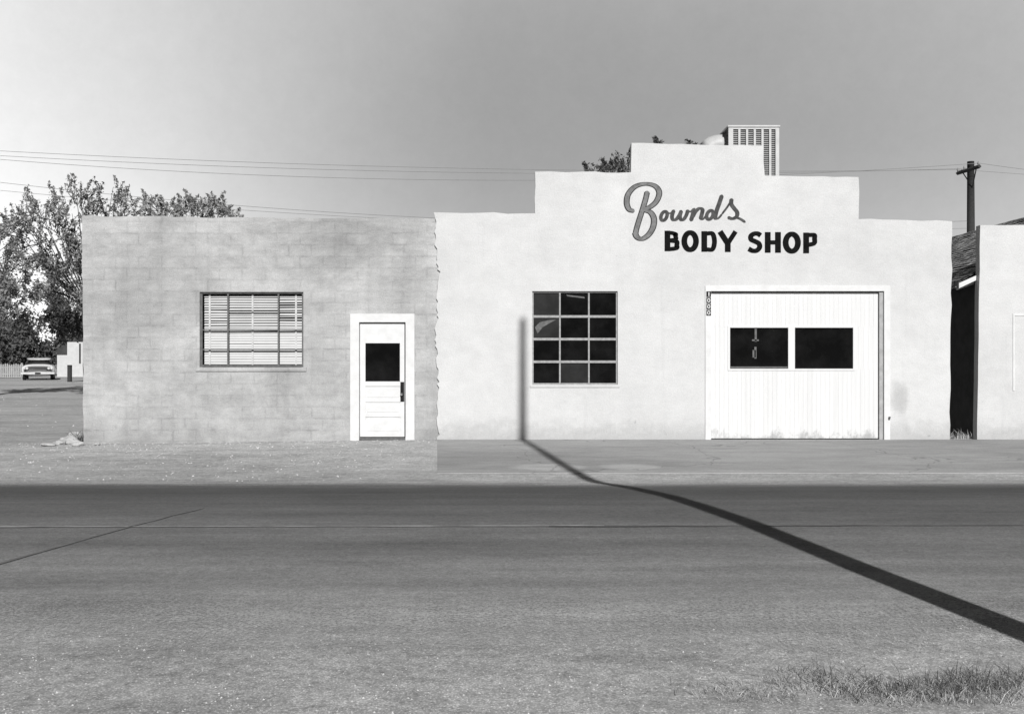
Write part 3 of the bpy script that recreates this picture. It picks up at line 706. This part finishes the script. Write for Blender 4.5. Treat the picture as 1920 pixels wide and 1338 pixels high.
cbox(-.16, .16, -.16, -.145, .39, .49).build('number_plate', 'black', car)
for sx in (-1, 1):
    for dx in (.62, .79):
        MB().tube([cw(sx*dx, .06, .74), cw(sx*dx, -.03, .74), cw(sx*dx, -.05, .74)], [.09, .08, .05], 12).build('headlight', 'chrome', car)
    for yy in (.95, 4.1):
        w_ = MB().tube([cw(sx*.9, yy, .33), cw(sx*.7, yy, .33)], .33, 20).build('wheel', 'tyre', car)
        MB().tube([cw(sx*.92, yy, .33), cw(sx*.905, yy, .33)], .18, 14).build('hubcap', 'chrome', w_)

# ---------------------------------------------------------------- rocks and weeds
def rock(px, py, sx, sy, sz, seed, label):
    Yr = (H+.06)*F/(py-CY); x = WX(px, Yr); z = gz(x, Yr)
    import bmesh
    bm = bmesh.new(); bmesh.ops.create_icosphere(bm, subdivisions=3, radius=1)
    for v in bm.verts:
        n = noise.noise(v.co*1.3+Vector((seed*7.1, 0, 0))); n2 = noise.noise(v.co*4+Vector((0, seed*3.3, 0)))
        q = v.co*(1+.45*n+.12*n2); v.co = Vector((q.x*sx, q.y*sy, max(-.3, q.z)*sz))
    me = bpy.data.meshes.new('rock'); bm.to_mesh(me); bm.free(); me.materials.append(M['rock'])
    o = bpy.data.objects.new('rock', me); C.objects.link(o); o.location = (x, Yr, z+.02); tag(o, label, 'rock', 'broken rocks at the left corner of the block building')
rock(130, 829, .2, .12, .09, 1, 'largest pale rock at the left foot of the block wall')
rock(112, 832, .12, .1, .06, 2, 'middle pale rock left of the largest one')
rock(90, 834, .13, .1, .035, 3, 'flat pale rock farthest left in the rubble')
rock(146, 834, .09, .07, .06, 4, 'small rock touching the block corner')
rock(140, 822, .13, .1, .12, 5, 'upright rock behind the largest one')
rock(182, 833, .05, .05, .03, 6, 'little stone by the foot of the block wall')
def tuft(name, label, x, y, rad, n, hmin, hmax, mat, seed, cat='weed', kind=None, lean=.5, w=.006, group=None, fy=.6, stems=0):
    rnd = random.Random(seed)
    def grow(n, hmin, hmax, lean, w, rad):
        m = MB()
        for _ in range(n):
            a = rnd.random()*6.28; rr_ = rad*rnd.random()**.7; bx, by = x+math.cos(a)*rr_, y+math.sin(a)*rr_*fy; bz = gz(bx, by)-.01
            h_ = rnd.uniform(hmin, hmax)*rnd.uniform(.4, 1); dx, dy = rnd.gauss(0, lean)*h_, rnd.gauss(0, lean)*h_; ww = w*rnd.uniform(.6, 1.4)
            s_ = rnd.random()*3.14; cx_, sy_ = math.cos(s_)*ww, math.sin(s_)*ww
            p = [(bx, by, bz), (bx+dx*.4, by+dy*.4, bz+h_*.6), (bx+dx, by+dy, bz+h_)]
            m.quad((p[0][0]-cx_, p[0][1]-sy_, p[0][2]), (p[0][0]+cx_, p[0][1]+sy_, p[0][2]), (p[1][0]+cx_*.8, p[1][1]+sy_*.8, p[1][2]), (p[1][0]-cx_*.8, p[1][1]-sy_*.8, p[1][2]))
            m.quad((p[1][0]-cx_*.8, p[1][1]-sy_*.8, p[1][2]), (p[1][0]+cx_*.8, p[1][1]+sy_*.8, p[1][2]), p[2])
        return m
    if not stems: return tag(grow(n, hmin, hmax, lean, w, rad).build(name, mat, at=(x, y, gz(x, y))), label, cat, group, kind)
    e = empty(name, (x, y, gz(x, y)), label, cat, group)
    grow(n, hmin, hmax, lean, w, rad).build('grass_blades', mat, e)
    grow(stems, hmax*.5, hmax*1.4, .7, w, rad*.9).build('dark_stems', 'weedd', e)
    return e
tuft('weed_clump', 'small dark weeds growing at the left corner of the block wall', WX(142, 18.9)-.05, 19.1, .2, 90, .08, .3, 'weedd', 1)
tuft('weed_clump', 'weeds growing at the mouth of the narrow alley on the right', WX(1806, 18.8), 18.95, .24, 160, .06, .22, 'weed', 2)
for i, (px, Y, rad, n, hh, stn, lb) in enumerate(((1250,4.5,.25,140,.04,20,'sparse pale dry weed clump leftmost along the bottom verge'), (1400,4.42,.26,320,.055,90,'pale weed clump second from the left on the bottom verge'),
     (1540,4.55,.3,420,.08,150,'dry weed clump in the middle of the bottom verge'), (1660,4.40,.26,420,.075,260,'dry weed clump right of the middle on the bottom verge'),
     (1790,4.42,.28,420,.08,300,'dark-stemmed weed clump second from the right on the bottom verge'), (1880,4.5,.3,460,.10,260,'tall dry weed clump in the bottom right corner'))):
    tuft('weed_clump', lb, WX(px, Y), Y, rad, n, .01, hh, 'weed', 20+i, lean=.9, w=.0015, group='weed clumps along the near verge', fy=.7, stems=stn)

# ---------------------------------------------------------------- light, sky, camera
sd = Vector((K, -1, 0)).normalized()*math.cos(EL)+Vector((0, 0, math.sin(EL)))
L = bpy.data.lights.new('Sun', 'SUN'); L.energy = 5.0; L.angle = R(.5); L.color = (1, .995, .985)
lo = bpy.data.objects.new('Sun', L); C.objects.link(lo); lo.rotation_euler = (-sd).to_track_quat('-Z', 'Y').to_euler(); lo.location = (10, -20, 20)
W = bpy.data.worlds.new('World'); bpy.context.scene.world = W; W.use_nodes = True
t = W.node_tree; bg = t.nodes['Background']
class WG(G):
    def __init__(s): s.t = t; s.co = t.nodes.new('ShaderNodeTexCoord').outputs['Generated']
g = WG(); X, Y_, Z = g.sep()[0:3]
sky = t.nodes.new('ShaderNodeTexSky'); sky.sky_type = 'NISHITA'; sky.sun_disc = False; sky.sun_elevation = EL; sky.sun_rotation = R(169.8)
bw = t.nodes.new('ShaderNodeRGBToBW'); t.links.new(sky.outputs[0], bw.inputs[0])
dx = g.math('SUBTRACT', X, .05); dz_ = g.math('SUBTRACT', Z, .21)
d2 = g.math('ADD', g.math('MULTIPLY', dx, dx), g.math('MULTIPLY', g.math('MULTIPLY', dz_, dz_), 4.5))
v = g.math('ADD', g.math('MULTIPLY', g.math('MINIMUM', d2, .5), .8), .345)
v = g.math('ADD', v, g.rng(Z, .05, .2, .07, 0, True))
lt = g.math('MULTIPLY', g.rng(X, -.55, .02, 1, 0, True), g.rng(Z, .0, .36, .6, .27))
v = g.math('ADD', v, lt)
nz = g.math('MULTIPLY', g.rng(g.noise(5, 5, .6), .3, .7, .96, 1.04), g.rng(g.noise(60, 4, .8), .3, .7, .975, 1.025))
v = g.math('MULTIPLY', v, nz)
fade = g.math('MULTIPLY', g.rng(Z, .34, .6, 1, .05, True), g.rng(Y_, .1, .75, .08, 1, True))
v = g.math('MULTIPLY', g.math('MULTIPLY', v, fade), 10)
v = g.math('ADD', v, g.math('MULTIPLY', bw.outputs[0], .03))
t.links.new(v, bg.inputs['Color']); bg.inputs['Strength'].default_value = .1
cam = bpy.data.cameras.new('Camera'); cam.lens = 37.5; cam.sensor_width = 36; cam.clip_end = 2000; cam.clip_start = .05
co = bpy.data.objects.new('Camera', cam); C.objects.link(co); co.location = (0, 0, H); co.rotation_euler = (R(90), 0, 0)
bpy.context.scene.camera = co
vs = bpy.context.scene.view_settings; vs.view_transform = 'Standard'; vs.look = 'None'; vs.exposure = 0
